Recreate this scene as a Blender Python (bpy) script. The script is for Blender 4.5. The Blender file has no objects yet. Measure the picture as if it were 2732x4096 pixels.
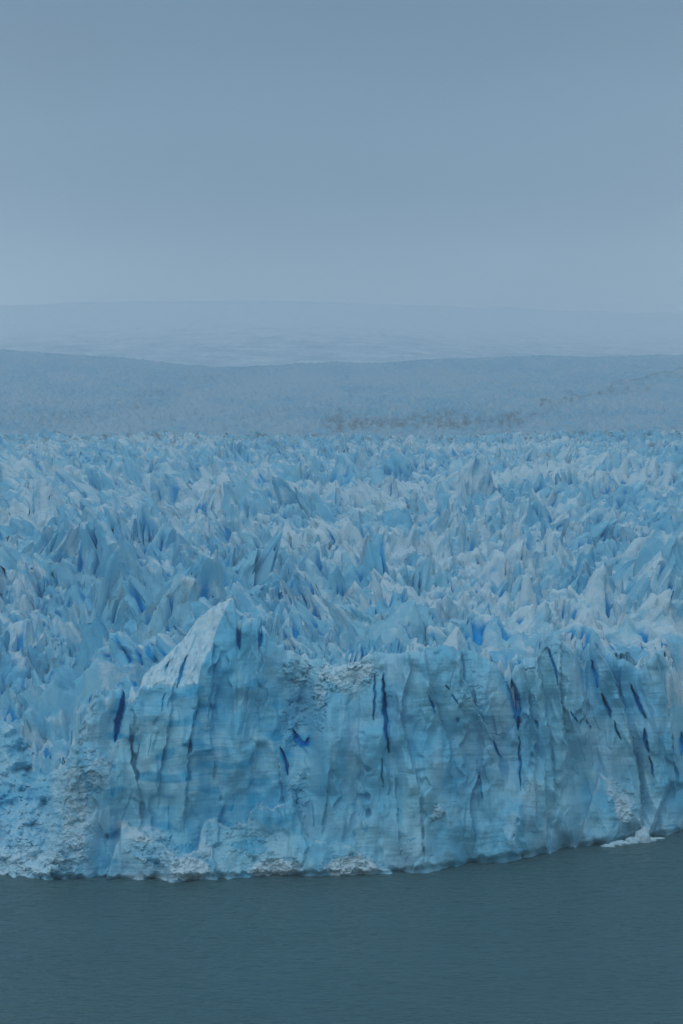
import bpy, math, random
import numpy as np

rng = np.random.default_rng(11)
random.seed(11)
scene = bpy.context.scene
col = scene.collection

# ------------------------------------------------------------------ camera
FPX, CX, HOR, CAMZ = 1024 * 70 / 36.0, 341.5, 478.0, 100.0
cam_d = bpy.data.cameras.new('camera')
cam_d.sensor_fit = 'VERTICAL'
cam_d.sensor_height = 36.0
cam_d.lens = 70.0
cam_d.shift_y = -(512 - HOR) / 1024.0
cam_d.clip_start = 1.0
cam_d.clip_end = 60000.0
cam = bpy.data.objects.new('camera', cam_d)
cam.location = (0, 0, CAMZ)
cam.rotation_euler = (math.radians(90), 0, 0)
col.objects.link(cam)
scene.camera = cam


def XZ(u, v, Y):
    """point seen in direction (u, v) at distance Y"""
    return (u - CX) / FPX * Y, CAMZ - (v - HOR) / FPX * Y


# ------------------------------------------------------------------ noise
def _h(ix, iy, seed):
    h = (ix.astype(np.int64) * 374761393 + iy.astype(np.int64) * 668265263 + seed * 974634777) & 0xFFFFFFFF
    h = ((h ^ (h >> 13)) * 1274126177) & 0xFFFFFFFF
    return h ^ (h >> 16)


def perlin(x, y, seed=0):
    x0 = np.floor(x); y0 = np.floor(y)
    fx = x - x0; fy = y - y0
    ux = fx * fx * fx * (fx * (fx * 6 - 15) + 10)
    uy = fy * fy * fy * (fy * (fy * 6 - 15) + 10)

    def g(dx, dy):
        a = _h(x0 + dx, y0 + dy, seed) * (2 * math.pi / 4294967296.0)
        return np.cos(a) * (fx - dx) + np.sin(a) * (fy - dy)
    a = g(0, 0) * (1 - ux) + g(1, 0) * ux
    b = g(0, 1) * (1 - ux) + g(1, 1) * ux
    return (a * (1 - uy) + b * uy) * 1.5


def fbm(x, y, seed=0, oct=4, gain=0.5):
    s = 0; a = 1.0
    for i in range(oct):
        s = s + a * perlin(x * 2 ** i + 17.3 * i, y * 2 ** i - 9.1 * i, seed + i)
        a *= gain
    return s


def ridged(x, y, seed=0, oct=3, gain=0.5):
    s = 0; a = 1.0
    for i in range(oct):
        s = s + a * (1 - 2 * np.abs(perlin(x * 2 ** i + 5.7 * i, y * 2 ** i + 3.1 * i, seed + i)))
        a *= gain
    return s


def worley(x, y, seed=0):
    """F1, F2, random per cell, offset from the nearest cell's point"""
    x0 = np.floor(x); y0 = np.floor(y)
    f1 = np.full(x.shape, 9.0); f2 = np.full(x.shape, 9.0)
    idr = np.zeros(x.shape); ox = np.zeros(x.shape); oy = np.zeros(x.shape)
    for dx in (-1, 0, 1):
        for dy in (-1, 0, 1):
            h1 = _h(x0 + dx, y0 + dy, seed) / 4294967296.0
            h2 = _h(x0 + dx, y0 + dy, seed + 101) / 4294967296.0
            ddx = x - (x0 + dx + h1); ddy = y - (y0 + dy + h2)
            d = np.sqrt(ddx * ddx + ddy * ddy)
            near = d < f1
            f2 = np.where(near, f1, np.minimum(f2, d))
            f1 = np.where(near, d, f1)
            idr = np.where(near, _h(x0 + dx, y0 + dy, seed + 202) / 4294967296.0, idr)
            ox = np.where(near, ddx, ox); oy = np.where(near, ddy, oy)
    return f1, f2, idr, ox, oy


def facets(x, y, seed, k, step, tx, ty):
    """broad planes that melt into one another"""
    x0 = np.floor(x); y0 = np.floor(y)
    num = 0; den = 1e-9
    for dx in (-1, 0, 1):
        for dy in (-1, 0, 1):
            r = [_h(x0 + dx, y0 + dy, seed + 101 * i) / 4294967296.0 for i in range(5)]
            ddx = x - (x0 + dx + r[0]); ddy = y - (y0 + dy + r[1])
            w = np.exp(-k * (ddx * ddx + ddy * ddy))
            num = num + w * ((r[2] - .5) * step + ddx * (r[3] - .5) * 2 * tx + ddy * (r[4] - .5) * 2 * ty); den = den + w
    return num / den


def sst(a, b, x):
    t = np.clip((x - a) / (b - a), 0, 1)
    return t * t * (3 - 2 * t)


def lin(pts, x):
    p = np.array(pts, float)
    return np.interp(x, p[:, 0], p[:, 1])


def smooth_lin(pts, x, w):
    return sum(lin(pts, x + d * w) for d in (-1, -.5, 0, .5, 1)) / 5


def polydist(u, v, pts):
    """distance to a polyline and the parameter 0..1 along it"""
    p = np.array(pts, float)
    seg = np.hypot(*(p[1:] - p[:-1]).T)
    cum = np.concatenate([[0], np.cumsum(seg)]); tot = cum[-1]
    best = np.full(u.shape, 1e9); par = np.zeros(u.shape)
    for i in range(len(p) - 1):
        ax, ay = p[i]; bx, by = p[i + 1]
        t = np.clip(((u - ax) * (bx - ax) + (v - ay) * (by - ay)) / max(seg[i] ** 2, 1e-9), 0, 1)
        d = np.hypot(u - ax - t * (bx - ax), v - ay - t * (by - ay))
        m = d < best
        best = np.where(m, d, best); par = np.where(m, (cum[i] + t * seg[i]) / tot, par)
    return best, par


# ------------------------------------------------------------------ materials
def newmat(name):
    m = bpy.data.materials.new(name)
    m.use_nodes = True
    nt = m.node_tree
    for n in list(nt.nodes):
        nt.nodes.remove(n)
    out = nt.nodes.new('ShaderNodeOutputMaterial')
    return m, nt, out


class N:
    def __init__(s, nt): s.nt = nt
    def node(s, t, **kw):
        n = s.nt.nodes.new(t)
        for k, v in kw.items(): setattr(n, k, v)
        return n
    def put(s, sock, v):
        if isinstance(v, bpy.types.NodeSocket): s.nt.links.new(v, sock)
        elif isinstance(v, tuple) and len(v) == 3 and sock.type == 'RGBA': sock.default_value = (*v, 1)
        else: sock.default_value = v
    def attr(s, name):
        return s.node('ShaderNodeAttribute', attribute_name=name).outputs['Fac']
    def math(s, op, a, b=0.5, clamp=False):
        n = s.node('ShaderNodeMath', operation=op, use_clamp=clamp)
        s.put(n.inputs[0], a); s.put(n.inputs[1], b)
        return n.outputs[0]
    def mix(s, f, a, b):
        n = s.node('ShaderNodeMix', data_type='RGBA')
        s.put(n.inputs[0], f); s.put(n.inputs[6], a); s.put(n.inputs[7], b)
        return n.outputs[2]
    def noise(s, scale, detail=4, rough=0.5, vec=None, dist=0.0):
        n = s.node('ShaderNodeTexNoise')
        n.inputs['Scale'].default_value = scale; n.inputs['Detail'].default_value = detail
        n.inputs['Roughness'].default_value = rough; n.inputs['Distortion'].default_value = dist
        if vec is not None: s.put(n.inputs['Vector'], vec)
        return n.outputs['Fac']
    def pos(s, scale=(1, 1, 1), rot=(0, 0, 0)):
        g = s.node('ShaderNodeNewGeometry')
        m = s.node('ShaderNodeMapping')
        m.inputs['Scale'].default_value = scale; m.inputs['Rotation'].default_value = rot
        s.put(m.inputs['Vector'], g.outputs['Position'])
        return m.outputs[0]
    def ramp(s, v, a, b, to0=0.0, to1=1.0):
        n = s.node('ShaderNodeMapRange', interpolation_type='SMOOTHSTEP')
        s.put(n.inputs[0], v)
        for i, x in zip((1, 2, 3, 4), (a, b, to0, to1)): n.inputs[i].default_value = x
        return n.outputs[0]


def ice_material(name, blue_a, blue_b, deep, white, dirt, crack=(.018, .40, .82), strata=0.0, bump=0.3, fine=1.0, sss=0.0):
    m, nt, out = newmat(name); k = N(nt)
    p = k.pos()
    c = k.mix(k.ramp(k.noise(0.045, 4, .55, p), .38, .62), blue_a, blue_b)
    dp = k.attr('deep')
    if strata:
        s1 = k.noise(1.0, 5, .62, k.pos((.018, .03, .62), (0, math.radians(3), 0)), .25)
        s2 = k.noise(1.0, 4, .6, k.pos((.05, .05, 1.7), (0, math.radians(-2), 0)), .3)
        s3_ = k.noise(1.0, 3, .6, k.pos((.06, .06, 3.2), (0, math.radians(2), 0)), .2)
        zone = k.math('MULTIPLY', k.ramp(k.noise(.035, 4, .55, p), .34, .58), k.attr('strata'))
        st = k.math('MULTIPLY', k.math('MAXIMUM', k.ramp(s1, .49, .64), k.math('MAXIMUM', k.math('MULTIPLY', k.ramp(s2, .52, .60), .8), k.math('MULTIPLY', k.ramp(s3_, .54, .60), .75))), zone)
        # pale frosted patches and run-off streaks
        fr = k.math('MAXIMUM', k.ramp(k.noise(1.0, 5, .6, k.pos((.16, .16, .03))), .48, .75), k.ramp(k.noise(.05, 4, .5, p), .42, .70))
        c = k.mix(k.math('MULTIPLY', fr, .48), c, white)
        c = k.mix(k.math('MULTIPLY', st, strata), c, deep)
    c = k.mix(k.ramp(dp, 0, .6), c, deep)
    c = k.mix(k.ramp(dp, .55, .95), c, crack)
    wn = k.noise(.55 * fine, 5, .65, p)
    w = k.math('ADD', k.attr('weather'), k.math('MULTIPLY', k.math('SUBTRACT', wn, .5), 1.0))
    clean = k.math('SUBTRACT', 1.0, k.ramp(dp, .3, .65))
    wt = k.math('MULTIPLY', k.ramp(w, .22, .78), clean)
    c = k.mix(wt, c, white)
    dn = k.noise(.8 * fine, 5, .7, p)
    d = k.math('ADD', k.attr('dirt'), k.math('MULTIPLY', k.math('SUBTRACT', dn, .5), .9))
    c = k.mix(k.math('MULTIPLY', k.ramp(d, .30, .95, 0, .85), clean), c, dirt)
    b = k.node('ShaderNodeBsdfPrincipled')
    k.put(b.inputs['Base Color'], c)
    k.put(b.inputs['Roughness'], k.mix(wt, (.38,) * 3, (.8,) * 3))
    b.inputs['Specular IOR Level'].default_value = .25
    if sss:
        b.inputs['Subsurface Weight'].default_value = sss
        b.inputs['Subsurface Radius'].default_value = (.25, .7, 1.0)
        b.inputs['Subsurface Scale'].default_value = 1.2
    bn = k.node('ShaderNodeBump')
    bn.inputs['Strength'].default_value = bump; bn.inputs['Distance'].default_value = .6
    hgt = k.math('ADD', k.noise(1.6 * fine, 6, .62, p), k.math('MULTIPLY', k.noise(.4 * fine, 4, .6, p), 1.5))
    k.put(bn.inputs['Height'], hgt)
    k.put(b.inputs['Normal'], bn.outputs[0])
    nt.links.new(b.outputs[0], out.inputs[0])
    return m


SSS = 0
M_WALL = ice_material('blue_cliff_ice', (.155, .53, .72), (.28, .62, .74), (.035, .40, .63), (.64, .80, .84), (.20, .21, .20), strata=.8, bump=.22, sss=SSS)
M_FIELD = ice_material('weathered_ice', (.19, .55, .73), (.30, .62, .74), (.02, .35, .68), (.63, .78, .82), (.17, .165, .16), bump=.45)
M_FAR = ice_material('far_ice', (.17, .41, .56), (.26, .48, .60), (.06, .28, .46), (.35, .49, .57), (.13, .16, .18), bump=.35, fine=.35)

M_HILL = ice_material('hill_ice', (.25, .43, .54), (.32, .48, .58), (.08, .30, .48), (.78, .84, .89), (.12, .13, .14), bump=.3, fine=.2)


# ------------------------------------------------------------------ mesh helpers
def mesh_obj(name, verts, quads, mat, attrs=None, smooth=True, normals=None, sharp=None, parent=None):
    me = bpy.data.meshes.new(name)
    nv, nf = len(verts), len(quads)
    me.vertices.add(nv)
    me.vertices.foreach_set('co', np.ascontiguousarray(verts, np.float32).ravel())
    me.loops.add(nf * 4)
    me.loops.foreach_set('vertex_index', np.ascontiguousarray(quads, np.int32).ravel())
    me.polygons.add(nf)
    me.polygons.foreach_set('loop_start', np.arange(0, nf * 4, 4, dtype=np.int32))
    me.update(calc_edges=True)
    me.polygons.foreach_set('use_smooth', np.full(nf, bool(smooth)))
    for k_, a in (attrs or {}).items():
        at = me.attributes.new(k_, 'FLOAT', 'POINT')
        at.data.foreach_set('value', np.ascontiguousarray(a, np.float32).ravel())
    me.materials.append(mat)
    if sharp is not None:
        me.set_sharp_from_angle(angle=math.radians(sharp))
    if normals is not None:
        me.normals_split_custom_set_from_vertices([tuple(n) for n in normals])
    me.update()
    o = bpy.data.objects.new(name, me)
    col.objects.link(o)
    if parent is not None: o.parent = parent
    return o


def grid_quads(nr, nc):
    i = np.arange(nr * nc).reshape(nr, nc)
    return np.stack([i[:-1, :-1], i[:-1, 1:], i[1:, 1:], i[1:, :-1]], -1).reshape(-1, 4)


def tag(o, label=None, cat=None, group=None, kind=None):
    for k_, v_ in (('label', label), ('category', cat), ('group', group), ('kind', kind)):
        if v_: o[k_] = v_


def empty(name, loc):
    e = bpy.data.objects.new(name, None)
    e.location = loc
    col.objects.link(e)
    return e


# ------------------------------------------------------------------ ice cliff (relief of the calving front)
WATER = [(-160, 864), (-80, 872), (0, 876), (30, 879), (60, 880), (110, 882), (180, 880), (230, 879), (290, 877), (340, 876), (380, 875), (420, 872),
         (460, 867), (500, 861), (540, 855), (570, 851), (600, 846), (645, 839), (683, 834), (760, 826), (900, 814)]
TOP = [(-160, 704), (-120, 722), (-80, 712), (-50, 722), (0, 718), (14, 727), (26, 741), (38, 757), (50, 768), (60, 769), (68, 757), (76, 742), (81, 722), (86, 708), (90, 703),
       (94, 692), (97, 690), (101, 694), (106, 697), (108, 695), (112, 690), (117, 692), (121, 689), (124, 691), (127, 704), (130, 690), (132, 685),
       (134, 690), (137, 698), (143, 676), (152, 667), (161, 661), (173, 649), (183, 640), (192, 627), (198, 618), (212, 607), (221, 602.5), (230, 600), (233, 600),
       (236, 609), (237.5, 626), (240, 630), (242, 618), (247, 617), (252, 620), (258, 619), (259.5, 633), (261, 634), (262, 626), (268, 632), (272, 641), (278, 646), (284, 642),
       (287, 650), (292, 650), (300, 656), (306, 655), (310, 660), (317, 658), (325, 661), (334, 667), (342, 666), (350, 663), (356, 662), (366, 657), (376, 652), (392, 653), (410, 652),
       (425, 652.5), (438, 646), (447, 644), (455, 648), (459, 651), (464, 648), (478, 653), (491, 661), (498, 666), (503, 680), (510, 684), (513, 668),
       (516, 664), (520, 665), (525, 657), (536, 657), (541, 645), (544, 638), (547, 632), (554, 632), (565, 643), (575, 655), (580, 664),
       (582, 669), (585, 660), (589, 646), (591, 640), (600, 642), (610, 651), (618, 659), (630, 661), (637, 668), (641, 669), (645, 664), (650, 657),
       (655, 653), (660, 654), (664, 657), (672, 673), (675, 692), (680, 690), (700, 682), (722, 668), (748, 684), (780, 664), (806, 678), (840, 660), (870, 672), (900, 664)]
EDGE = [(133, 705), (143, 691), (152, 690), (161, 688), (172, 690), (183, 690), (197, 687), (202, 668), (212, 650), (215, 637), (222, 621), (232, 600), (233, 590)]
BORD = [  # lines where one block of the front ends and the next begins (v, u)
    [(600, 88), (690, 88), (703, 88), (721, 81), (741, 76), (773, 62), (828, 58), (900, 46)],
    [(600, 125), (689, 125), (705, 124), (718, 119), (741, 115), (780, 112), (820, 108), (900, 100)],
    [(600, 312), (655, 312), (700, 313), (740, 309), (775, 304), (800, 298), (840, 300), (900, 300)],
    [(600, 500), (666, 504), (682, 510), (697, 517), (715, 518), (730, 519), (760, 520), (800, 522), (900, 524)],
    [(600, 580), (655, 582), (669, 582), (693, 602), (716, 610), (739, 621), (760, 628), (800, 634), (900, 642)],
    [(600, 624), (660, 626), (684, 631), (704, 638), (717, 645), (730, 644), (753, 649), (775, 653), (900, 650)],
]
DEBRIS = [(60, 900), (100, 900), (108, 872), (115, 845), (119, 838), (121, 823), (127, 823), (141, 829), (150, 837), (162, 843), (172, 852), (179, 857), (190, 853), (198, 848), (201, 828),
          (206, 818), (215, 819), (222, 824), (230, 826), (238, 823), (247, 824), (250, 813), (256, 806), (262, 803), (272, 809), (280, 804), (288, 798),
          (292, 794), (299, 818), (308, 838), (327, 843), (350, 845), (366, 858), (378, 866), (395, 872), (420, 880), (450, 900), (545, 900), (566, 862), (582, 832), (591, 800), (600, 772), (606, 778),
          (612, 787), (625, 800), (640, 820), (648, 840), (652, 900), (760, 900)]
CRACKS = [  # polyline, half width in px, depth in m
    ([(124, 689), (121, 710), (117, 728), (115, 742)], 2.6, 16),
    ([(165.6, 693), (163, 702), (161, 712)], .8, 3), 
    ([(187, 655), (181, 672), (177, 688)], 1.3, 4), ([(168, 662), (164, 672)], 1, 2.5),
    ([(239, 628), (239, 640), (239.5, 650)], 1.7, 9), ([(260, 630), (260.5, 640), (260, 647)], 1.6, 9), ([(286, 622), (286, 640), (285, 650)], 1.2, 6),
    ([(280, 747), (284, 754), (286, 764), (288, 775)], 1.3, 8), ([(293, 730), (298, 741), (303, 744), (307, 744), (309, 737)], 2.4, 10),
    
    ([(374.6, 673), (375, 696), (373, 722)], .9, 5), ([(383, 673), (384, 696), (385.5, 722), (387, 738), (389, 753)], 1.5, 12),
    ([(381.6, 755), (382, 770), (383.5, 788)], .7, 4), 
    ([(428, 695), (432, 703), (435, 716)], .9, 5), ([(446, 685), (449, 690)], .6, 4), ([(452, 694), (458, 704)], .8, 4),
    ([(480, 774), (481, 788), (482.5, 802)], .7, 4), ([(490, 738), (496, 748), (502, 758)], .8, 5),
    ([(503, 666), (508, 680), (514, 695), (517, 710), (518.5, 730)], 3.4, 20), ([(518.5, 735), (520, 760), (520.5, 790)], .8, 5),
    ([(547, 646), (552, 660), (555.7, 669), (558, 685)], .9, 5), ([(534, 720), (539, 728)], .9, 5),
    ([(570, 711), (577, 722)], .9, 5), ([(592, 660), (595, 675), (598, 688)], 1.3, 9), ([(602, 693), (606, 705), (611, 717)], 1.3, 9), ([(613, 720), (617, 730), (621, 740)], .8, 5),
    ([(631, 684), (634, 693), (639, 705), (646, 718)], 1.4, 10), ([(643.7, 728), (645.5, 740), (649, 753)], 1.5, 10), ([(649, 756), (651.5, 766), (653.5, 776)], .8, 5),
    ([(586, 719), (591, 729)], .7, 4), ([(681, 732), (681.5, 745), (681, 756)], 1.7, 10),
    ([(585, 733), (586, 745)], .6, 2), ([(140, 742), (136, 765)], .4, 2), ([(152, 735), (148, 760)], .4, 1.5),
    ([(199, 700), (190, 740), (186, 775)], .5, 1.5), ([(312, 800), (314, 830)], .5, 2), ([(296, 790), (297, 805)], .6, 3), ([(168, 800), (170, 845)], .5, 1.5),
]
STEPS = [  # polyline (v,u), jump in m (left of the line stands forward when positive), falloff px
    ([(700, 198), (740, 190), (790, 186), (820, 184)], 2.2, 16), ([(730, 130), (760, 132), (790, 139), (820, 141)], 2.6, 14),
    ([(705, 172), (740, 166), (770, 160), (800, 158)], 1.4, 10), ([(640, 213), (680, 212), (720, 208)], 1.6, 12),
    ([(650, 407), (670, 412), (700, 402), (720, 401), (760, 412), (790, 420)], 2.4, 14), ([(655, 425), (690, 432), (720, 440), (740, 450), (770, 452)], 2.6, 15),
    ([(652, 460), (680, 464), (710, 478), (740, 492), (780, 503)], 4.6, 14), ([(700, 360), (740, 358), (780, 362)], -1.2, 12),
    ([(690, 474), (740, 484), (800, 478)], -1.6, 14), ([(640, 562), (690, 560), (740, 566), (790, 575)], 2.6, 12),
    ([(690, 586), (715, 586), (722, 580)], 4.0, 10), ([(780, 478), (800, 470), (840, 474)], 2.6, 16), ([(770, 545), (850, 548)], 2.2, 16),
    ([(745, 534), (830, 537)], 1.5, 9), ([(640, 592), (655, 601), (670, 611), (720, 628), (780, 640), (820, 642)], 6.0, 13), ([(655, 656), (690, 665), (730, 672), (790, 676)], 5.0, 12), ([(632, 555), (650, 568), (672, 580), (720, 588), (760, 592)], 4.8, 12), ([(655, 537), (700, 545), (760, 552), (800, 556)], 3.2, 12), ([(655, 520), (690, 528), (730, 532)], 1.8, 9), ([(786, 669), (838, 650)], 3.0, 16), ([(760, 278), (790, 283), (810, 285)], -1.6, 14),
    ([(650, 252), (690, 250), (730, 244)], -1.2, 18), ([(770, 330), (830, 322)], 1.4, 16), ([(800, 420), (860, 424)], 1.8, 14), ([(780, 395), (850, 400)], 1.2, 12),
]
SNOW = [(188, 868, 20, 13, .66), (275, 869, 28, 10, .72), (352, 866, 27, 11, .72), (436, 815, 6, 11, .45), (624, 806, 9, 20, .5), (612, 786, 7, 12, .4), (20, 862, 60, 20, .55), (25, 835, 46, 40, .45),
        (345, 672, 34, 14, .6), (352, 686, 18, 10, .35), (98, 772, 16, 18, .5), (92, 757, 10, 14, .4), (112, 758, 8, 12, .4), (75, 815, 14, 60, .5), (318, 692, 7, 20, .45), (147, 835, 26, 9, .5), (122, 824, 8, 5, .6), (62, 790, 12, 30, .5), (145, 878, 40, 6, .35),
        (204, 850, 10, 10, .35), (240, 824, 20, 5, .2), (262, 805, 8, 5, .3), (300, 672, 14, 14, .3), (560, 845, 90, 7, .18), (70, 850, 20, 30, .4), (212, 775, 3, 12, .3), (206, 782, 4, 8, .3)]
RUBBLE = [(345, 674, 36, 18, 1.0), (318, 700, 9, 36, 1.0), (300, 672, 22, 18, .9), (300, 720, 22, 28, .6), (20, 850, 70, 45, .9), (30, 790, 50, 50, .75), (92, 770, 22, 26, .5), (300, 790, 10, 30, .4),
          (188, 868, 22, 16, .8), (275, 868, 30, 12, .8), (352, 864, 30, 12, .8), (155, 850, 30, 20, .6), (78, 830, 16, 50, .45), (436, 815, 8, 13, .5), (622, 803, 16, 28, .5), (545, 650, 16, 12, .5), (528, 660, 12, 10, .5), (475, 700, 18, 30, .3), (240, 850, 50, 30, .3)]


def ell(u, v, lst):
    s = np.zeros(u.shape)
    for cx, cy, rx, ry, a in lst:
        r2 = ((u - cx) / rx) ** 2 + ((v - cy) / ry) ** 2
        s = np.maximum(s, a * sst(1.35, .35, r2))
    return s


def build_cliff():
    du = 0.64
    us = np.arange(-150, 890, du)
    nc = len(us)
    NF = 430                      # rows on the face, then rows over the top
    wat = lin(WATER, us); top = smooth_lin(TOP, us, .5)
    top = top + (.9 + .9 * sst(370, 400, us)) * fbm(us / 5, us * 0 + 3.3, 71, 4) + .8 * (np.abs(fbm(us / 9, us * 0, 72, 2)))
    t = np.linspace(0, 1, NF)[:, None]
    bot = wat + 10
    V = bot[None] + (top - bot)[None] * t
    U = np.repeat(us[None], NF, 0)
    Yb = CAMZ * FPX / (wat - HOR)
    deb = lin(DEBRIS, us) + 1.6 * fbm(us / 7, us * 0, 73, 3)
    hgt = (wat[None] - V) * .25                     # metres above the lake, about
    # forward toe of the debris
    dv = np.clip(V - deb[None], 0, None)
    tk = (1 - .6 * sst(540, 570, U))
    toe = tk * np.where(V > deb[None], 4.6 * sst(0, 2.0, dv) + .075 * dv, 0)
    toe_w = np.maximum(0, np.where(wat > deb, 4.6 + .075 * (wat - deb), 0))
    kr = np.exp(-np.linspace(-2.2, 2.2, 61) ** 2); kr /= kr.sum()
    toe_w = np.convolve(np.pad(toe_w, 30, 'edge'), kr, 'valid')
    Y = Yb[None] + lin([(-60, 0), (0, 0), (700, 0)], U) + toe_w[None] * .8 - toe
    # lean of the wall
    Y = Y + .10 * np.clip(hgt, -2, 80) + .0011 * np.clip(hgt, 0, 80) ** 2
    wu = U + 3.0 * fbm(U / 40, V / 60, 1, 3); wv = V + 3 * fbm(U / 50, V / 50, 2, 3)
    rub = np.clip(ell(wu, wv, RUBBLE), 0, 1)
    calm = 1 - .75 * rub
    # broad shape
    Y = Y + ((U - 205) / 100) ** 2 * 4.5 * sst(330, 290, U) * sst(60, 110, U)
    Y = Y + 3.4 * fbm(wu / 50, wv / 80, 3, 3) + .45 * fbm(wu / 18, wv / 26, 4, 2) * sst(60, 120, U)
    # facets: broken plates
    fx = .25 * fbm(U / 14, V / 20, 5, 2)
    Y = Y + calm * facets(wu / 27 + fx, wv / 80, 6, 30, 2.3, 2.3, 2.2)
    Y = Y + calm * facets(wu / 11 + fx, wv / 34, 8, 30, .6, .6, .4) * (.1 + .9 * sst(.1, .5, perlin(wu / 45, wv / 60, 11)))
    # flutes that run down the face
    right = sst(400, 560, U)
    sl = wu - .22 * right * (V - 700)
    Y = Y - (.40 + .9 * right) * ridged(sl / 30, wv / 150, 9, 3) * calm
    Y = Y - .09 * ridged(sl / 8, wv / 70, 12, 2) * calm
    # strata: thin ledges
    ph = wv + .05 * (U - 200) - 4 * np.sin(U / 90)
    Y = Y + .07 * fbm(U / 60, ph / 3.2, 14, 3) + .03 * fbm(U / 90, ph / 1.3, 15, 2)
    Y = Y + .06 * fbm(U / 5, V / 6, 16, 4) + .25 * fbm(U / 14, V / 18, 17, 2)
    # rubble: lumps of broken ice
    ru = wu + 3.0 * fbm(U / 5, V / 5, 181, 3); rv = wv + 3.0 * fbm(U / 5, V / 5, 182, 3)
    f1, f2, cid, _, _ = worley(ru / 11, rv / 8, 18)
    lum = np.sqrt(np.clip(1 - f1 ** 2 * 1.6, 0, 1)) * (.5 + cid)
    f1, f2, cid, _, _ = worley(ru / 4.2, rv / 3.2, 19)
    lum2 = np.sqrt(np.clip(1 - f1 ** 2 * 1.6, 0, 1)) * (.4 + cid)
    Y = Y - rub * (1.9 * lum + .5 * lum2 + .55 * fbm(U / 6, V / 5, 20, 4)) + rub * 1.2
    # named steps
    for pts, d, L in STEPS:
        p = np.array(pts, float)
        jag = 1.4 * fbm(V / 9, U * 0 + d, 22, 3)
        x = U - np.interp(V, p[:, 0], p[:, 1]) - jag
        win = sst(p[0, 0] - 12, p[0, 0] + 8, V) * sst(p[-1, 0] + 14, p[-1, 0] - 10, V)
        s = sst(-.7, .7, x) - .5
        Y = Y + win * d * s * np.exp(-np.abs(x) / L) * 1.3
    # left snow cone and ice bulge behind it
    b0 = np.interp(V, *np.array(BORD[0]).T)
    xl = U - b0 + 2 * fbm(U / 8, V / 8, 24, 3)
    left = sst(9, -17, xl)
    rec = lin([(690, 64), (716, 60), (770, 50), (800, 36), (850, 8), (878, 0), (900, -4)], V)
    Y = Y + left * rec + left * 5 * fbm(U / 18, V / 18, 25, 3) * sst(878, 850, V)
    # soft shoulder of the fin's left side
    Y = Y + 7 * np.exp(-np.clip(xl, 0, 99) / 6) * sst(870, 800, V) * sst(-12, 2, xl) * .5
    # sloping snow flank of the tall peak
    e = lin(EDGE, us)[None] + 3.2 * fbm(U / 7, V / 30, 27, 3)
    fl = np.where((U > 128) & (U < 234), np.clip(e - V, 0, None), 0)
    flank = sst(0, 3, fl)
    Y = Y + fl * .27 + flank * (.5 * fbm(U / 7, V / 7, 29, 3) - .75 * ridged((U + .55 * V) / 8, (V - .5 * U) / 60, 28, 2) * sst(1, 10, fl))
    # bowl of the notch, with the smashed corner beneath it
    Y = Y + 8 * np.exp(-((U - 303) / 15) ** 2 - ((V - 715) / 36) ** 2) + 5 * np.exp(-((U - 312) / 14) ** 2 - ((V - 665) / 20) ** 2)
    # hollow under the middle wall's roof, arch by the waterline
    Y = Y + 4.0 * np.exp(-(((U - 572) / 15) ** 4) - (((V - 846) / 9) ** 2)) + 2.5 * np.exp(-((U - 595) / 4) ** 2 - ((V - 846) / 6) ** 2)
    Y = Y + 3 * sst(668 - (V - 786) * .38 - 2, 668 - (V - 786) * .38 + 2, U) * sst(780, 790, V) * sst(745, 700, U)
    Y = Y + 2.2 * sst(740, 748, V) * sst(772, 752, V) * sst(255.5, 256.5, U) * sst(274, 262, U)
    # the far right end turns away
    Y = Y + 22 * sst(655, 700, U) * sst(880, 700, V) + 10 * sst(575, 584, U) * sst(600, 588, U) * sst(720, 660, V)
    # cracks
    deep = np.zeros(U.shape)
    for pts, w, d in CRACKS:
        x0, x1 = min(p[0] for p in pts) - 9, max(p[0] for p in pts) + 9
        c0, c1 = np.searchsorted(us, [x0, x1])
        uu, vv = U[:, c0:c1], V[:, c0:c1]
        ds, par = polydist(uu + 1.2 * fbm(vv / 11, vv * 0 + d, 31, 3), vv, pts)
        ww = .8 * w * (.12 + 1.35 * np.sin(np.pi * np.clip(par, 0, 1)) ** .9) * (1 + .25 * fbm(vv / 7, uu / 9, 32, 2))
        m = np.clip(1.2 - ds / ww, 0, 1) ** .6
        Y[:, c0:c1] += d * .28 * m
        deep[:, c0:c1] = np.maximum(deep[:, c0:c1], min(1, d / 8) * .42 * np.exp(-np.clip(ds - ww, 0, None) / (1.2 + 1.2 * ww)))
        deep[:, c0:c1] = np.maximum(deep[:, c0:c1], m ** .8 * min(1, d / 6) * 1.0)
    # hairline cracks
    f1, f2, cid, _, _ = worley(sl / 15 + .3 * fbm(U / 5, V / 20, 33, 2), wv / 44, 34)
    hair = sst(.035, .0, f2 - f1) * sst(.1, .35, perlin(wu / 20, wv / 30, 35))
    Y = Y + hair * .25 * calm
    # wave-cut notch
    Y = Y + 3.0 * sst(2.0 + 1.2 * perlin(U / 9, U * 0, 36), .3, hgt) * (.6 + .6 * perlin(U / 16, U * 0, 37))
    # round the rim over
    rim = np.clip((V - top[None]) * .25, 0, 99)
    Y = Y + 2.4 * np.exp(-rim / 1.1) * (1 - .6 * flank)

    # surface colours
    wea = np.clip(ell(wu, wv, SNOW), 0, 1)
    wea = np.maximum(wea, .66 * flank * sst(0, 6, fl))
    under = np.where(dv > 0, np.exp(-dv / 3.0), 0) * .75
    wea = np.maximum(wea, under * (.45 + .5 * sst(.2, -.1, perlin(U / 14, V / 14, 39))))
    wea = np.maximum(wea, (.50 - .28 * sst(360, 400, U)) * sst(5, 0, rim) * (1 - flank) * sst(-.2, .3, perlin(U / 12, V / 12, 40)))
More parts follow.
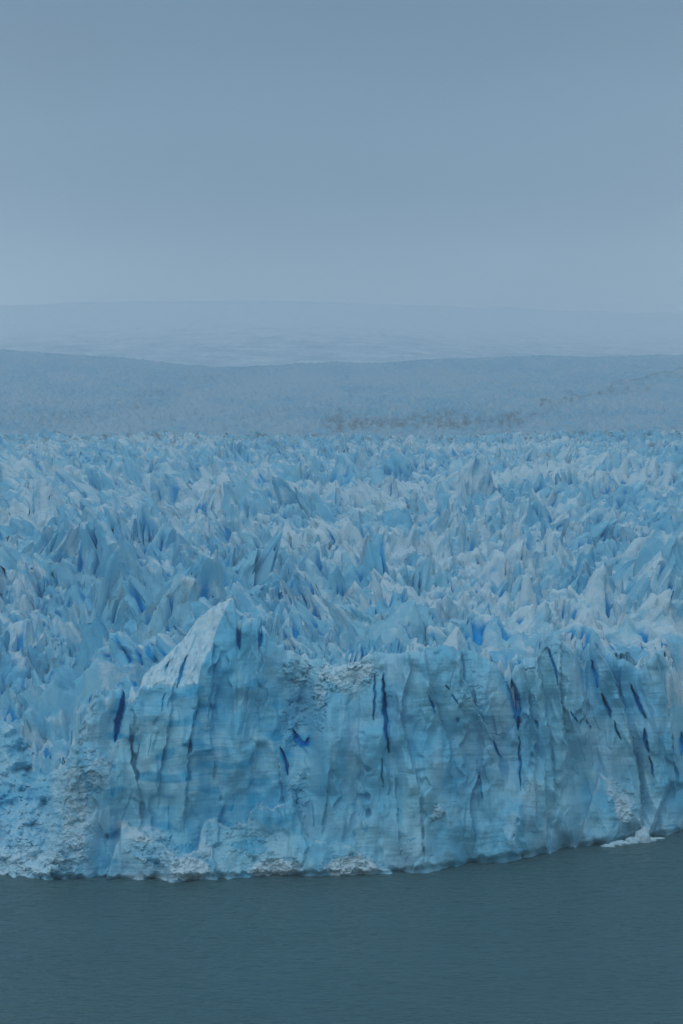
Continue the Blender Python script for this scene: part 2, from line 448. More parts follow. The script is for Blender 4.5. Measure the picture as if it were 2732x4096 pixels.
    wea = wea + .10 * right - .10 * sst(330, 300, U) * sst(110, 150, U) * sst(700, 730, V) * sst(840, 780, V)
    wea = np.where(dv > 0, wea + .12, wea)
    wea = wea * (1 - np.clip(deep * 1.6, 0, 1))
    dirt = .5 * flank * sst(5, 0, fl) * sst(0, .4, perlin(U / 14, V / 8, 41)) + .55 * ell(wu, wv, [(322, 686, 10, 9, .8), (84, 795, 5, 12, .6), (80, 812, 7, 6, .5), (90, 760, 3, 4, .5), (60, 860, 60, 14, .35), (75, 835, 8, 16, .4), (119, 745, 2.5, 5, 1), (530, 650, 12, 5, .9), (541, 655, 5, 14, .6)])
    dp = deep + .35 * hair + .35 * sst(.1, .5, perlin(wu / 30, wv / 14, 42)) * sst(330, 290, U) * sst(90, 115, U) * sst(640, 680, V) * (1 - wea)

    strat = lin([(-80, .1), (100, .3), (125, .9), (200, 1), (270, .9), (312, .45), (400, .55), (500, .35), (580, .5), (760, .4)], U) * (.45 + .55 * np.exp(-((V - 722) / 45) ** 2)) * (1 - rub) * (.6 + .8 * np.clip(fbm(wu / 45, wv / 25, 47, 3) + .4, 0, 1))
    # rows over the top, back into the glacier
    NT = 10
    back = np.array([1.0, 2.5, 4.5, 7, 10, 14, 19, 26, 34, 44])[:, None]
    x0, z0 = XZ(U[-1], V[-1], Y[-1])
    ker = np.exp(-np.linspace(-2.2, 2.2, 49) ** 2); ker /= ker.sum()
    sm = lambda a: np.convolve(np.pad(a, 24, 'edge'), ker, 'valid')
    sb = sst(.5, 7, back)
    z0 = z0[None] * (1 - sb) + (sm(z0) - 1.0)[None] * sb; ysm = Y[-1][None] * (1 - sb) + sm(Y[-1])[None] * sb
    Yt = ysm + back + 1.2 * fbm(us[None] / 6 + back * 0, back / 6, 44, 3)
    Xt = x0[None] + Yt * 0 + (Yt - Y[-1][None]) * (us[None] - CX) / FPX
    lf = sst(95, 70, us)[None]
    Yt = Yt - (Yt - Y[-1][None]) * .45 * lf
    Zt = z0 + 3.5 * lf * fbm(Xt / 7, Yt / 6, 46, 3) + .8 * fbm(Xt / 5, Yt / 5, 45, 3) - back * .16 - 8 * sst(12, 40, back)
    X, Z = XZ(U, V, Y)
    X = np.concatenate([X, Xt]); Z = np.concatenate([Z, Zt]); Y = np.concatenate([Y, Yt])
    Uf = np.concatenate([U, np.repeat(us[None], NT, 0)]); Vf = np.concatenate([V, np.repeat(V[-1:], NT, 0)])
    pad = lambda A, val: np.concatenate([A, np.full((NT, nc), val)])
    strat = pad(strat, .1); wea = pad(wea, .72); dirt = pad(dirt, .18); dp = pad(dp, 0.)
    reg_flank = pad(flank * (fl > 1.5), 0); reg_deb = pad(((dv > 0) & (hgt > -9)) * 1., 0)
    reg_rim = np.concatenate([((rub > .45) & (V < 705) & (U > 280)) * 1., np.ones((NT, nc))])
    # normals of the whole front (so that the pieces meet without a seam)
    P = np.stack([X, Y, Z], -1)
    gi = np.gradient(P, axis=0); gj = np.gradient(P, axis=1)
    nrm = np.cross(gj, gi); nrm /= np.linalg.norm(nrm, axis=-1, keepdims=True) + 1e-12
    nr = NF + NT
    q = grid_quads(nr, nc)
    ctr = q[:, 0]
    uq, vq = Uf.ravel()[ctr], Vf.ravel()[ctr]
    drop = (ctr // nc >= NF + 5) & (uq > 120) & (uq < 144)
    q, ctr, uq, vq = q[~drop], ctr[~drop], uq[~drop], vq[~drop]
    block = sum((uq > np.interp(vq, *np.array(b).T)).astype(int) for b in BORD)
    part = np.zeros(len(q), int)
    part[reg_deb.ravel()[ctr] > .5] = 1
    part[reg_rim.ravel()[ctr] > .5] = 2
    part[reg_flank.ravel()[ctr] > .5] = 3
    row = ctr // nc
    part[(row >= NF) & (reg_flank.ravel()[np.clip(ctr - (row - NF + 2) * nc, 0, None)] > .5)] = 3
    Pf = P.reshape(-1, 3); nf_ = nrm.reshape(-1, 3)
    A = {'weather': wea.ravel(), 'dirt': dirt.ravel(), 'deep': np.clip(dp, 0, 1).ravel(), 'strata': strat.ravel()}
    return q, block, part, Pf, nf_, A, us, Yt[0], sm(sm(z0[0]))


def edge_keys(qs, n):
    e = np.sort(np.concatenate([qs[:, [0, 1]], qs[:, [1, 2]], qs[:, [2, 3]], qs[:, [3, 0]]]), 1)
    k_, c_ = np.unique(e[:, 0].astype(np.int64) * n + e[:, 1], return_counts=True)
    return k_[c_ == 1]


def piece(name, sel, q, Pf, nf_, A, parent, depth, outer):
    """one piece of the front, with its own broken sides running back into the ice"""
    qs = q[sel]
    ids, inv = np.unique(qs, return_inverse=True)
    qs = inv.reshape(-1, 4)
    v = Pf[ids]; n = nf_[ids]; at = {k_: a[ids] for k_, a in A.items()}
    e = np.concatenate([qs[:, [0, 1]], qs[:, [1, 2]], qs[:, [2, 3]], qs[:, [3, 0]]])
    key = np.sort(e, 1); key = key[:, 0].astype(np.int64) * len(v) + key[:, 1]
    _, first, cnt = np.unique(key, return_index=True, return_counts=True)
    be = e[first[cnt == 1]]
    gk = np.sort(ids[be], 1)
    be = be[np.isin(gk[:, 0].astype(np.int64) * len(Pf) + gk[:, 1], outer)]
    bv, binv = np.unique(be, return_inverse=True); binv = binv.reshape(-1, 2)
    nv = len(v)
    n1 = v[bv].copy(); n1[:, 1] += .02
    n2 = v[bv].copy(); n2[:, 1] += depth * .35; n2[:, 2] -= depth * .4
    nb = len(bv)
    side = np.stack([be[:, 1], be[:, 0], nv + binv[:, 0], nv + binv[:, 1]], 1)
    side2 = np.stack([nv + binv[:, 1], nv + binv[:, 0], nv + nb + binv[:, 0], nv + nb + binv[:, 1]], 1)
    v = np.concatenate([v, n1, n2]); qs = np.concatenate([qs, side, side2])
    n = np.concatenate([n, n[bv], n[bv]])
    at = {k_: np.concatenate([a, a[bv], a[bv]]) for k_, a in at.items()}
    return mesh_obj(name, v, qs, M_WALL, at, True, n, None, parent)


q, block, part, Pf, nf_, A, front_u, front_y, front_z = build_cliff()
BLOCKS = [
    ('snow_slope', 'white rubbly snow slope running down to the lake at the cliff\'s left end', 'snow slope'),
    ('ice_fin', 'narrow blue ice fin split from the peaked wall by a dark blue cleft', 'ice tower'),
    ('ice_buttress', 'widest blue banded ice wall with the sharp peak and pale sloping flank', 'ice wall'),
    ('ice_buttress', 'flat-topped ice wall with the long thin dark slit, right of the rubbly notch', 'ice wall'),
    ('ice_buttress', 'fluted grey-blue ice wall just right of the deep blue wedge-shaped crevasse', 'ice wall'),
    ('ice_pillar', 'slanting ice pillar with a curved ridge and a dashed line of dark cracks', 'ice tower'),
    ('ice_pillar', 'outermost rounded ice pillar at the right end, above the floating ice', 'ice tower'),
]
PARTS = ['ice_face', 'debris_apron', 'rubble_crest', 'snow_flank']
for b, (nm, lab, cat) in enumerate(BLOCKS):
    sel = block == b
    ids = np.unique(q[sel])
    pts = Pf[ids]
    root = empty(nm, (0, 0, 0))
    root.location = (float(pts[:, 0].mean()), float(pts[:, 1].min()), 0)
    tag(root, lab, cat, 'blocks of the calving ice front' if b else None)
    off = np.array(root.location)
    outer = edge_keys(q[sel], len(Pf))
    for p_ in range(4):
        s = sel & (part == p_)
        if s.sum() < 60: continue
        nm2 = 'snow_face' if (b == 0 and p_ == 0) else PARTS[p_]
        piece(nm2, s, q, Pf - off, nf_, A, root, 30 - p_ * 4, outer)

# ------------------------------------------------------------------ glacier bed under the seracs
NEAR = [(500, 662), (560, 652), (620, 634), (700, 614), (800, 590), (900, 569), (1000, 549), (1150, 525), (1300, 503), (1500, 478), (1700, 459), (1900, 446), (2050, 440), (2200, 441), (2400, 444)]


def bed(X, Y):
    u = CX + X / Y * FPX
    v = lin(NEAR, Y)
    v = v + 9 * perlin(X / 120, Y / 160, 50) * 700 / Y * (Y > 560)
    # the ice sags towards the gully at the left end
    v = v + 95 * sst(190, 20, u) * sst(720, 560, Y) + 26 * sst(260, 60, u) * sst(860, 700, Y)
    v = v + 10 * np.exp(-((u - 312) / 40) ** 2) * sst(640, 560, Y)
    v = v + 5 * perlin(X / 260, X * 0 + .3, 49) * sst(1300, 2000, Y)
    z = CAMZ - (v - HOR) / FPX * Y
    return np.minimum(z, np.interp(u, front_u, front_z) - 2.0 + .30 * np.clip(Y - np.interp(u, front_u, front_y), 0, None))


nu, ny = 640, 420
ug = np.linspace(-130, 815, nu)
yg = 530 * (2400 / 530) ** np.linspace(0, 1, ny)
Ug, Yg = np.meshgrid(ug, yg)
Xg = (Ug - CX) / FPX * Yg
def rot(a_): return Xg * math.cos(a_) + Yg * math.sin(a_), -Xg * math.sin(a_) + Yg * math.cos(a_)
ra, rb_ = rot(-.6); rc, rd = rot(.35)
mk = sst(300, 520, CX + Xg / Yg * FPX)
rdg = ridged(ra / 30, rb_ / 13, 51, 3) * (1 - mk) + ridged(rc / 30, rd / 13, 52, 3) * mk
Zg = bed(Xg, Yg) + 3.2 * rdg - 4.0
Pg = np.stack([Xg, Yg, Zg], -1).reshape(-1, 3)
qb = grid_quads(ny, nu)
fy = np.interp(ug, front_u, front_y)
fy = np.array([fy[max(0, i - 4):i + 5].max() for i in range(nu)])
ok = Pg[qb[:, 0], 1] > np.repeat((fy + np.where(ug < 90, 4, 6))[None], ny, 0).ravel()[qb[:, 0]]
ids, inv = np.unique(qb[ok], return_inverse=True)
# the broken front edge of the bed drops down behind the rim of the wall
nq = inv.reshape(-1, 4); pb = Pg[ids]
bk = edge_keys(nq, len(ids)); ea, eb = bk // len(ids), bk % len(ids)
bvs, binv = np.unique(np.stack([ea, eb], 1), return_inverse=True); binv = binv.reshape(-1, 2)
low = pb[bvs].copy(); low[:, 2] -= 16; low[:, 1] -= 3
nq = np.concatenate([nq, np.stack([ea, eb, len(ids) + binv[:, 1], len(ids) + binv[:, 0]], 1)]); pb = np.concatenate([pb, low])
ids = np.arange(len(pb)); inv = nq
o = mesh_obj('glacier_terrain', pb, inv.reshape(-1, 4), M_FIELD, {'weather': np.full(len(ids), .32), 'dirt': np.full(len(ids), .08), 'deep': np.full(len(ids), .15)})
tag(o, kind='structure')


# ------------------------------------------------------------------ seracs
def serac_batch(n, na, nb, L, W, H, ang, qx, lean, peak, off, jag, slot, dirty, tone, seed):
    """n ice pinnacles at once: local coordinates and colour attributes, (n, na, nb)"""
    s3 = lambda a: np.asarray(a, float).reshape(-1, 1, 1)
    L, W, H, ang, qx, peak, off, jag, slot, dirty = map(s3, (L, W, H, ang, qx, peak, off, jag, slot, dirty))
    a = np.linspace(-1, 1, na)[None, :, None]; b = np.linspace(-1, 1, nb)[None, None, :]
    b = np.sign(b) * np.abs(b) ** 1.15
    ar = (a - peak) / np.where(a > peak, 1 - peak, 1 + peak)
    prof = 1 - np.abs(ar) ** (1.0 + 2.6 * jag ** 1.5)
    O1, O2 = off * 37.1, off * 91.7
    multi = (off * 3.7 % 1 < .55) * 1.0
    prof = prof * (1 - multi) + multi * (.62 - .34 * a * np.sign(-peak)) * (1 - np.abs(a) ** 5)
    prof = prof + (.30 - .06 * jag + .10 * multi) * fbm(a * (2.3 + 1.2 * multi) + O1 + 0 * b, O2 + 0 * a * b, seed, 3) * (1 - np.abs(a) ** 4)
    stepn = perlin(a * 3.1 + O2 + 0 * b, O1 + 0 * a * b, seed + 3)
    prof = prof * (1 - .30 * sst(.05, .2, stepn))
    prof = np.clip(prof, .02, 1.3)
    b0 = .38 * fbm(a * 1.3 + O2 + 0 * b, O1 + 4.4 + 0 * a * b, seed + 5, 3)
    bb = b0 + b * (1 - b0 * np.sign(b))
    t = np.abs(b)
    qq = np.where(b > 0, qx, qx * .62 + .25)
    tr = np.clip(np.sqrt(t * t + .006) - .07746, 0, 1)
    cross = 1 - tr ** qq
    z = prof * cross
    fl = ridged(a * 3.2 * L / 16 + O1 + 0 * b, b * .7 + O2 + 0 * a, seed + 7, 3)
    z = z + .10 * fl * sst(0, .35, t) * prof
    # plates broken off the sides
    f1, f2, cid, ox, oy = worley(a * 2.2 * L / 16 + O2 + 0 * b, b * 2.0 + O1 + 0 * a, seed + 9)
    z = z + (cid - .5) * .12 * prof * sst(.0, .3, t) + .16 * oy * np.sin(cid * 50) * prof * sst(.0, .3, t)
    sl = sst(.87, .965, 1 - np.abs(perlin(a * 2.6 + O1 * 2 + .6 * bb, bb * .55 + O2, seed + 11))) * sst(.15, .4, t) * sst(.98, .7, t) * slot
    z = z - .36 * sl * prof
    z = np.clip(z, -.2, 1.4)
    Xl = a * L / 2 * (1 + .15 * perlin(b * 2 + O1, a * 2 + O2, seed + 13)) + 0 * b
    Yl = bb * W / 2 + .035 * W * fbm(a * 9 + O1, b * 6 + O2, seed + 16, 2) + .10 * W * fbm(a * 2.5 + O1, z * 2.0 + O2, seed + 15, 2)
    Zl = z * H
    big = sst(6, 14, W)
    Zl = Zl + .95 * big * fbm(Xl / 3.2 + O1, Yl / 2.4 + O2, seed + 18, 3) * sst(0, 2, Zl)
    edge = (np.abs(a) > .999) | (np.abs(b) > .999)
    Zl = np.where(edge, -9.0, Zl)
    lx = s3(lean[0]); ly = s3(lean[1])
    zz = np.clip(Zl, 0, None)
    ca, sa = np.cos(ang), np.sin(ang)
    Xr = Xl * ca - Yl * sa + lx * zz * (.5 + .5 * zz / H)
    Yr = Xl * sa + Yl * ca + ly * zz * (.5 + .5 * zz / H)
    patch = fbm(Xl / 9 + O1, Zl / 9 + Yl / 12 + O2, seed + 17, 3)
    wea = .36 + .40 * patch + .26 * sst(.25, .0, t) + s3(tone)
    crest = sst(.14, .02, t) * sst(.1, .5, perlin(a * 2.2 + O2 * 1.7 + 0 * b, O1 + 0 * a * b, seed + 19) + .25 * dirty)
    dirt = .58 * crest * np.minimum(1.2, .35 + dirty) + .60 * dirty * sst(.15, .6, fbm(Xl / 7 + O2, Zl / 6 + O1, seed + 21, 2) + .35 * (dirty - .5))
    dp = .85 * sl
    return np.stack([Xr, Yr, Zl], -1), wea, dirt, dp


def crevasse_angle(X, Y):
    """ridges follow the flow: slanting on the left, nearly crosswise on the right"""
    u = CX + X / Y * FPX
    base = np.radians(lin([(-100, -42), (150, -38), (330, -22), (480, 8), (620, 28), (800, 30)], u))
    return base + .5 * perlin(X / 90, Y / 120, 61)


# scattered field, jittered on rows that widen with distance
pts = []
Yr = 548.0
while Yr < 2480:
    sp = float(np.interp(Yr, [548, 1300, 2000, 2480], [14.0, 15.0, 12.5, 11.0]))
    x0, x1 = -.235 * Yr, .235 * Yr
    x = x0 + rng.random() * sp
    while x < x1:
        pts.append((x + rng.normal() * sp * .27, Yr + rng.normal() * sp * .30))
        x += sp * (.75 + .5 * rng.random())
    Yr += sp * .86
# closer-set broken ice in the gully at the left end
for q_ in range(230):
    uu, yy = rng.uniform(-50, 150), rng.uniform(560, 760)
    pts.append(((uu - CX) / FPX * yy, yy))
n_gully = 230
pts = np.array(pts)
gully = np.arange(len(pts)) >= len(pts) - n_gully
u_ = CX + pts[:, 0] / pts[:, 1] * FPX
frontY = np.interp(u_, front_u, front_y) + 4
pts0 = np.where(pts[:, 1] > frontY)[0]
pts = pts[pts0]
n = len(pts)
X, Y = pts.T
size = np.clip(np.exp(rng.normal(0, .34, n)), .5, 1.75)
L = np.interp(Y, [548, 1300, 1700, 2480], [18, 18.5, 15, 12]) * size * (.8 + .5 * rng.random(n)); W = L * (.46 + .36 * rng.random(n))
H = (10.0 + 6.5 * rng.random(n)) * size ** .9 * np.interp(Y, [540, 640, 1300, 1700, 2100, 2480], [.62, 1.02, .92, .68, .45, .30])
H *= 1 + .35 * perlin(X / 70, Y / 70, 63)
multi = (rng.random(n) < .55)
ang = crevasse_angle(X, Y) + rng.normal(0, 1, n) * np.where(multi, .20, .5)
L = np.where(multi, L * 1.55, L); H = np.where(multi, H * .82, H)
gy = gully[pts0]; L = np.where(gy, L * .55, L); W = np.where(gy, W * .55, W); H = np.where(gy, H * .62, H); ang = np.where(gy, -.95 + .35 * rng.normal(0, 1, n), ang)
bigleft = ~gy & (CX + X / Y * FPX < 150) & (Y < 760); L = np.where(bigleft, L * .75, L); W = np.where(bigleft, W * .75, W)
qx = .95 + 1.5 * rng.random(n) ** 1.3
uu_ = CX + X / Y * FPX
peak = np.clip(lin([(-100, -.5), (330, -.42), (460, .0), (560, .35), (800, .3)], uu_) + rng.normal(0, .28, n), -.8, .8)
np_ = (np.abs(CX + X / Y * FPX - 226) < 26) & (Y < 640); H = np.where(np_, np.minimum(H, 4.5), H)
lean = np.stack([rng.normal(0, .2, n) + .3 * peak, rng.normal(-.06, .12, n)])
off = rng.random(n) * 40
off = (np.floor(off * 3.7) + np.where(multi, .5 * rng.random(n), .6 + .38 * rng.random(n))) / 3.7
jag = rng.random(n)
slot = (rng.random(n) < .85) * 1.0
dirty = np.clip(rng.random(n) ** 1.6 + .35 * perlin(X / 60, Y / 90, 65) + .40 * sst(1500, 2200, Y), 0, 1)
zb = bed(X, Y) - 1.2

# pinnacles the eye picks out, placed one by one: foot (u, v) and distance, width, height, lean, turn, sharpness
HERO = [
    (590, 634, 640, 8, 11, .10, .9, .6), (676, 668, 640, 17, 19, -.25, .6, .7), (23, 660, 690, 26, 17, .1, -.6, 1.2), (96, 655, 700, 20, 14, -.3, -.5, 1.5),
    (130, 662, 660, 22, 15, -.25, -.75, 1.5), (155, 640, 640, 16, 12, .1, -.3, 1.3),
    (272, 640, 560, 9, 9, .0, .5, 1.1), (292, 642, 566, 11, 10, -.1, -.6, .9), (318, 655, 575, 9, 12, .1, .8, .8), (336, 658, 580, 8, 11, -.05, .4, .8), (352, 650, 585, 12, 10, .2, -.4, 1.0),
    (335, 605, 720, 16, 14, .0, .2, .8), (300, 612, 690, 15, 12, -.2, -.4, 1.0), (622, 650, 640, 26, 15, -.1, -.7, 1.5), (640, 640, 690, 18, 14, .3, .4, 1.0), (670, 610, 740, 20, 14, -.2, .5, 1.1),
    (440, 560, 860, 22, 17, .0, .2, 1.0), (405, 545, 930, 20, 17, .2, .5, .8), (295, 545, 930, 22, 16, -.1, -.3, 1.0), (370, 555, 900, 20, 15, .1, .4, .9), (515, 620, 690, 10, 10, .1, .7, .7),
    (180, 600, 760, 24, 12, -.2, -.4, 1.3), (120, 600, 780, 26, 13, -.15, -.5, 1.5), (20, 600, 800, 30, 14, .2, -.3, 1.9), (620, 520, 1050, 24, 18, .2, .5, 1.0), (560, 545, 960, 22, 13, -.1, .3, 1.2),
]
hx = []
for (hu, hv, hY, hw, hh, hl, ha, hq) in HERO:
    xx, z_ = XZ(hu, hv, hY)
    hx.append((xx, hY, z_, hw, hh, hl, ha, hq))
hx = np.array(hx)
hx[:, 2] = np.minimum(hx[:, 2], bed(hx[:, 0], hx[:, 1]) + 3)
hx[:, 1] = np.maximum(hx[:, 1], np.interp(CX + hx[:, 0] / hx[:, 1] * FPX, front_u, front_y) + 3 + .45 * hx[:, 3] * np.where(hx[:, 3] > 33, 1.0, 1.0)); nh = len(hx)
# keep room round them
d = np.hypot(X[:, None] - hx[None, :, 0], Y[:, None] - hx[None, :, 1])
keep = (d > hx[None, :, 3] * .36).all(1) & (Y > frontY[pts0] + .52 * L + 5 * sst(630, 645, CX + X / Y * FPX))
cat_ = lambda a, b: np.concatenate([b, a[keep]])
X = cat_(X, hx[:, 0]); Y = cat_(Y, hx[:, 1]); zb = cat_(zb, hx[:, 2] - 1.0)
L = cat_(L, hx[:, 3] * 1.1); W = cat_(W, hx[:, 3] * rng.uniform(.45, .7, nh)); H = cat_(H, hx[:, 4])
ang = cat_(ang, hx[:, 6]); qx = cat_(qx, hx[:, 7])
lean = np.concatenate([np.stack([hx[:, 5], rng.normal(-.1, .1, nh)]), lean[:, keep]], 1)
peak = cat_(peak, np.where(hx[:, 6] < -.65, -.6 + .2 * rng.random(nh), rng.uniform(-.4, .4, nh))); off = cat_(off, rng.random(nh) * 40); jag = cat_(jag, rng.random(nh))
slot = cat_(slot, np.ones(nh)); dirty = cat_(dirty, rng.random(nh) * .6)
n = len(X)
ru_ = np.arange(-50, 740, 9.0) + rng.uniform(-3, 3, 88); ru_ = np.concatenate([ru_, np.arange(742, 870, 6.0)])
ru_ = ru_[((ru_ < 120) & (ru_ > 82)) | (ru_ > 238)]
ru_ = np.concatenate([ru_, ru_[ru_ > 238] + 4.0]); nr_ = len(ru_)
ry_ = np.interp(ru_, front_u, front_y) + 4.5 + 7 * rng.random(nr_)
app = lambda a, b: np.concatenate([a, b])
X = app(X, (ru_ - CX) / FPX * ry_); Y = app(Y, ry_); zb = app(zb, np.interp(ru_, front_u, front_z) - 4.5 - 1.5 * rng.random(nr_))
L = app(L, rng.uniform(5, 10, nr_)); W = app(W, rng.uniform(4, 7, nr_)); H = app(H, rng.uniform(4, 8, nr_)); ang = app(ang, rng.normal(0, .6, nr_)); qx = app(qx, rng.uniform(1, 2.4, nr_))
lean = np.concatenate([lean, np.stack([rng.normal(0, .15, nr_), 0 * ru_])], 1); peak = app(peak, rng.uniform(-.5, .5, nr_)); off = app(off, rng.random(nr_) * 40)
jag = app(jag, rng.random(nr_)); slot = app(slot, np.ones(nr_)); dirty = app(dirty, .3 * rng.random(nr_) ** 1.3)
n = len(X)
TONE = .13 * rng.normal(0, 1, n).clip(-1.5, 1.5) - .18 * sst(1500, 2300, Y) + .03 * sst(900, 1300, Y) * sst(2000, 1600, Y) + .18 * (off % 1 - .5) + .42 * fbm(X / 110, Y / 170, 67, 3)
U_ = CX + X / Y * FPX
seen = (U_ > -12) & (U_ < 695)
score = np.where(seen, L * H / Y ** 2, 0)
order = np.argsort(-score)
NIND = 300
ind = np.sort(order[:NIND]); rest = np.sort(order[NIND:])
SZ = ['small', 'low', 'tall', 'huge']


def run(sel, na, nb, seed):
    out_ = serac_batch(len(sel), na, nb, L[sel], W[sel], H[sel], ang[sel], qx[sel], lean[:, sel], peak[sel], off[sel], jag[sel], slot[sel], dirty[sel], TONE[sel], seed)
    P3 = out_[0]
    e_ = np.zeros((na, nb), bool); e_[0] = e_[-1] = True; e_[:, 0] = e_[:, -1] = True
    gz = bed(P3[..., 0] + X[sel][:, None, None], P3[..., 1] + Y[sel][:, None, None]) - zb[sel][:, None, None] - 3.5
    P3[..., 2] = np.where(e_[None] & (gz < P3[..., 2]), gz, P3[..., 2])
    out_[2][:] = np.clip(out_[2], 0, .58)
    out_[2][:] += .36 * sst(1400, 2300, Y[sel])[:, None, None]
    return out_


P_, we, di, dp = run(ind, 41, 31, 301)
qd = grid_quads(41, 31)[:, ::-1]
# words that tell one pinnacle from the next, taken from its own shape and its neighbours on the ice
tipv = HOR - (zb + H - CAMZ) / Y * FPX
zone_u = [(-1e9, 'at the left edge'), (60, 'above the snow gully'), (140, 'behind the sloping flank'), (215, 'behind the tall peak'), (275, 'above the rubbly notch'), (340, 'behind the flat-topped wall'),
          (430, 'above the rounded wall crest'), (500, 'above the deep blue crevasse'), (550, 'behind the fluted wall'), (605, 'above the slanting pillar'), (655, 'at the right edge')]
used = {}
cells = {}
desc = {}
for k_, i in enumerate(ind):
    zu = [z for z in zone_u if U_[i] >= z[0]][-1][1]
    r = H[i] / L[i]
    form = 'rounded hump' if qx[i] > 1.3 else ('spire' if r > .95 else ('blade' if r > .68 else 'wedge'))
    sz = 'large' if score[i] > np.quantile(score[ind], .8) else ('small' if score[i] < np.quantile(score[ind], .35) else 'medium')
    tint = 'dirt-streaked' if dirty[i] > .6 else ('pale' if dirty[i] < .3 else 'greyish')
    ln = 'leaning left' if lean[0, i] < -.15 else ('leaning right' if lean[0, i] > .2 else 'upright')
    desc[i] = (sz, tint, form, ln)
    cells.setdefault(zu, []).append(i)
ORD = ['first', 'second', 'third', 'fourth', 'fifth', 'sixth', 'seventh', 'eighth', 'ninth', 'tenth', 'eleventh', 'twelfth', 'thirteenth', 'fourteenth', 'fifteenth', 'sixteenth']
labels = {}
for zu, mem in cells.items():
    groups = {}
    for i in mem: groups.setdefault(desc[i], []).append(i)
    for ds, g in groups.items():
        g.sort(key=lambda i: Y[i])
        base = f'{ds[0]} {ds[1]} ice {ds[2]} {ds[3]} {zu}'
        for j, i in enumerate(g):
            if len(g) == 1: labels[i] = base
            elif j == 0: labels[i] = base + ', nearest the lake'
            elif j == len(g) - 1: labels[i] = base + ', farthest back'
            else: labels[i] = base + f', {ORD[j]} from the lake'
for k_, i in enumerate(ind):
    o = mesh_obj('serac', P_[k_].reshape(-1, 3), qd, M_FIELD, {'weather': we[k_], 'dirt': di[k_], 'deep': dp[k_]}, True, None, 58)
    o.location = (float(X[i]), float(Y[i]), float(zb[i]))
    tag(o, labels[i], 'serac', 'ice seracs crowding the glacier behind the cliff')


def merged(name, sel, na, nb, seed, mat=M_FIELD, smooth=False):
    P2, we, di, dp = run(sel, na, nb, seed)
    P2 = P2 + np.stack([X[sel], Y[sel], zb[sel]], -1)[:, None, None, :]
    g = grid_quads(na, nb)[:, ::-1]
    qq = (g[None] + (np.arange(len(sel)) * na * nb)[:, None, None]).reshape(-1, 4)
    return P2.reshape(-1, 3), qq, {'weather': we.ravel(), 'dirt': di.ravel(), 'deep': dp.ravel()}


near_r = rest[Y[rest] < 1150]; far_r = rest[Y[rest] >= 1150]
v1, q1, a1 = merged('x', near_r, 29, 19, 301)
v2, q2, a2 = merged('x', far_r, 19, 11, 301)
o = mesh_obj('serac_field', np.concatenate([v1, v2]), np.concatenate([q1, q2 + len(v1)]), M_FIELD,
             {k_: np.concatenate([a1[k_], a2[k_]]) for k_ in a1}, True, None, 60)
tag(o, 'countless small pale blue seracs filling the glacier up to its far crest', 'ice field', None, 'stuff')

# ------------------------------------------------------------------ upper glacier beyond the crest
FARV = [(2150, 443), (2350, 440), (2600, 431), (3000, 417), (3500, 401), (4000, 386), (4500, 373), (4900, 363)]
CREST = [(-120, 346), (0, 351), (60, 354), (120, 359), (180, 364), (230, 366.5), (300, 366), (400, 361), (500, 358.5), (683, 356), (800, 354)]
us = np.arange(-120, 804, .8); ys = np.concatenate([np.geomspace(2200, 5000, 430), np.linspace(5030, 5900, 14)])
Ug, Yg = np.meshgrid(us, ys)
cr = lin(CREST, us)[None]
vv = lin(FARV, np.clip(Yg, 0, 4900))
tt = np.clip((Yg - 2350) / (5000 - 2350), 0, 1)
vv = vv + (cr - 362) * tt ** 1.5
Zf = CAMZ + (HOR - vv) / FPX * Yg
Zc = CAMZ + (HOR - cr) / FPX * 5000
Zf = np.where(Yg > 4990, Zc - (Yg - 5000) * .13, Zf)
Xf = (Ug - CX) / FPX * Yg
Zf = Zf + 9 * fbm(Xf / 260, Yg / 420, 80, 3)
wx = Xf + 6 * perlin(Xf / 30, Yg / 30, 81); wy = Yg + 6 * perlin(Xf / 30, Yg / 30, 82)
f1, f2, cid, ox, oy = worley(wx / 15, wy / 22, 83)
bump = (f2 - f1) * (3 + 7 * cid)
f1, f2, cid2, ox, oy = worley(wx / 11, wy / 9, 84)
bump = bump + (f2 - f1) * (1.0 + 2.0 * cid2)
Zf = Zf + bump * np.interp(Yg, [2200, 2350, 2700, 4500, 5000], [.2, .6, 1.6, .75, .3]) + 1.6 * fbm(Xf / 12, Yg / 16, 85, 3)
vs = HOR - (Zf - CAMZ) / Yg * FPX
BANDS = [([(-120, 436), (0, 424), (60, 416), (120, 406), (200, 382), (235, 370), (300, 365)], 6, .42), ([(200, 366), (300, 366.5)], 3, .35),
         ([(330, 423), (400, 422), (440, 418), (490, 424), (520, 420)], 7, .75), ([(480, 430), (520, 416), (550, 405), (600, 392), (683, 374), (760, 360)], 4, .55),
         ([(560, 428), (640, 436), (760, 430)], 5, .35), ([(540, 402), (610, 388), (690, 366), (760, 352)], 1.0, .8), ([(150, 434), (260, 436), (360, 434)], 4, .4), ([(430, 425), (470, 412), (500, 405)], 5, .4)]
dirt = np.zeros(Ug.shape)
wob = 7 * fbm(Ug / 40, vs / 12, 86, 4)
for pp, w, a in BANDS:
    ds, _ = polydist(Ug, vs + wob, pp)
    dirt = np.maximum(dirt, .64 * a * sst(2.6, 0, ds / w))
dirt = dirt * (.75 + 1.0 * np.clip(fbm(Ug / 7, vs / 2.2, 87, 3) + .35, 0, 1.2)) + .08
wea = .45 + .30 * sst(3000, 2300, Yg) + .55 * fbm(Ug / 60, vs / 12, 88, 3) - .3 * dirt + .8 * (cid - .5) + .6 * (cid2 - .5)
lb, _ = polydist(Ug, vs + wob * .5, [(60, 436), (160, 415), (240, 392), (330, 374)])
wea = wea + .45 * sst(20, 2, lb) + .25 * sst(26, 4, np.hypot((Ug - 420) / 4, vs - 385))
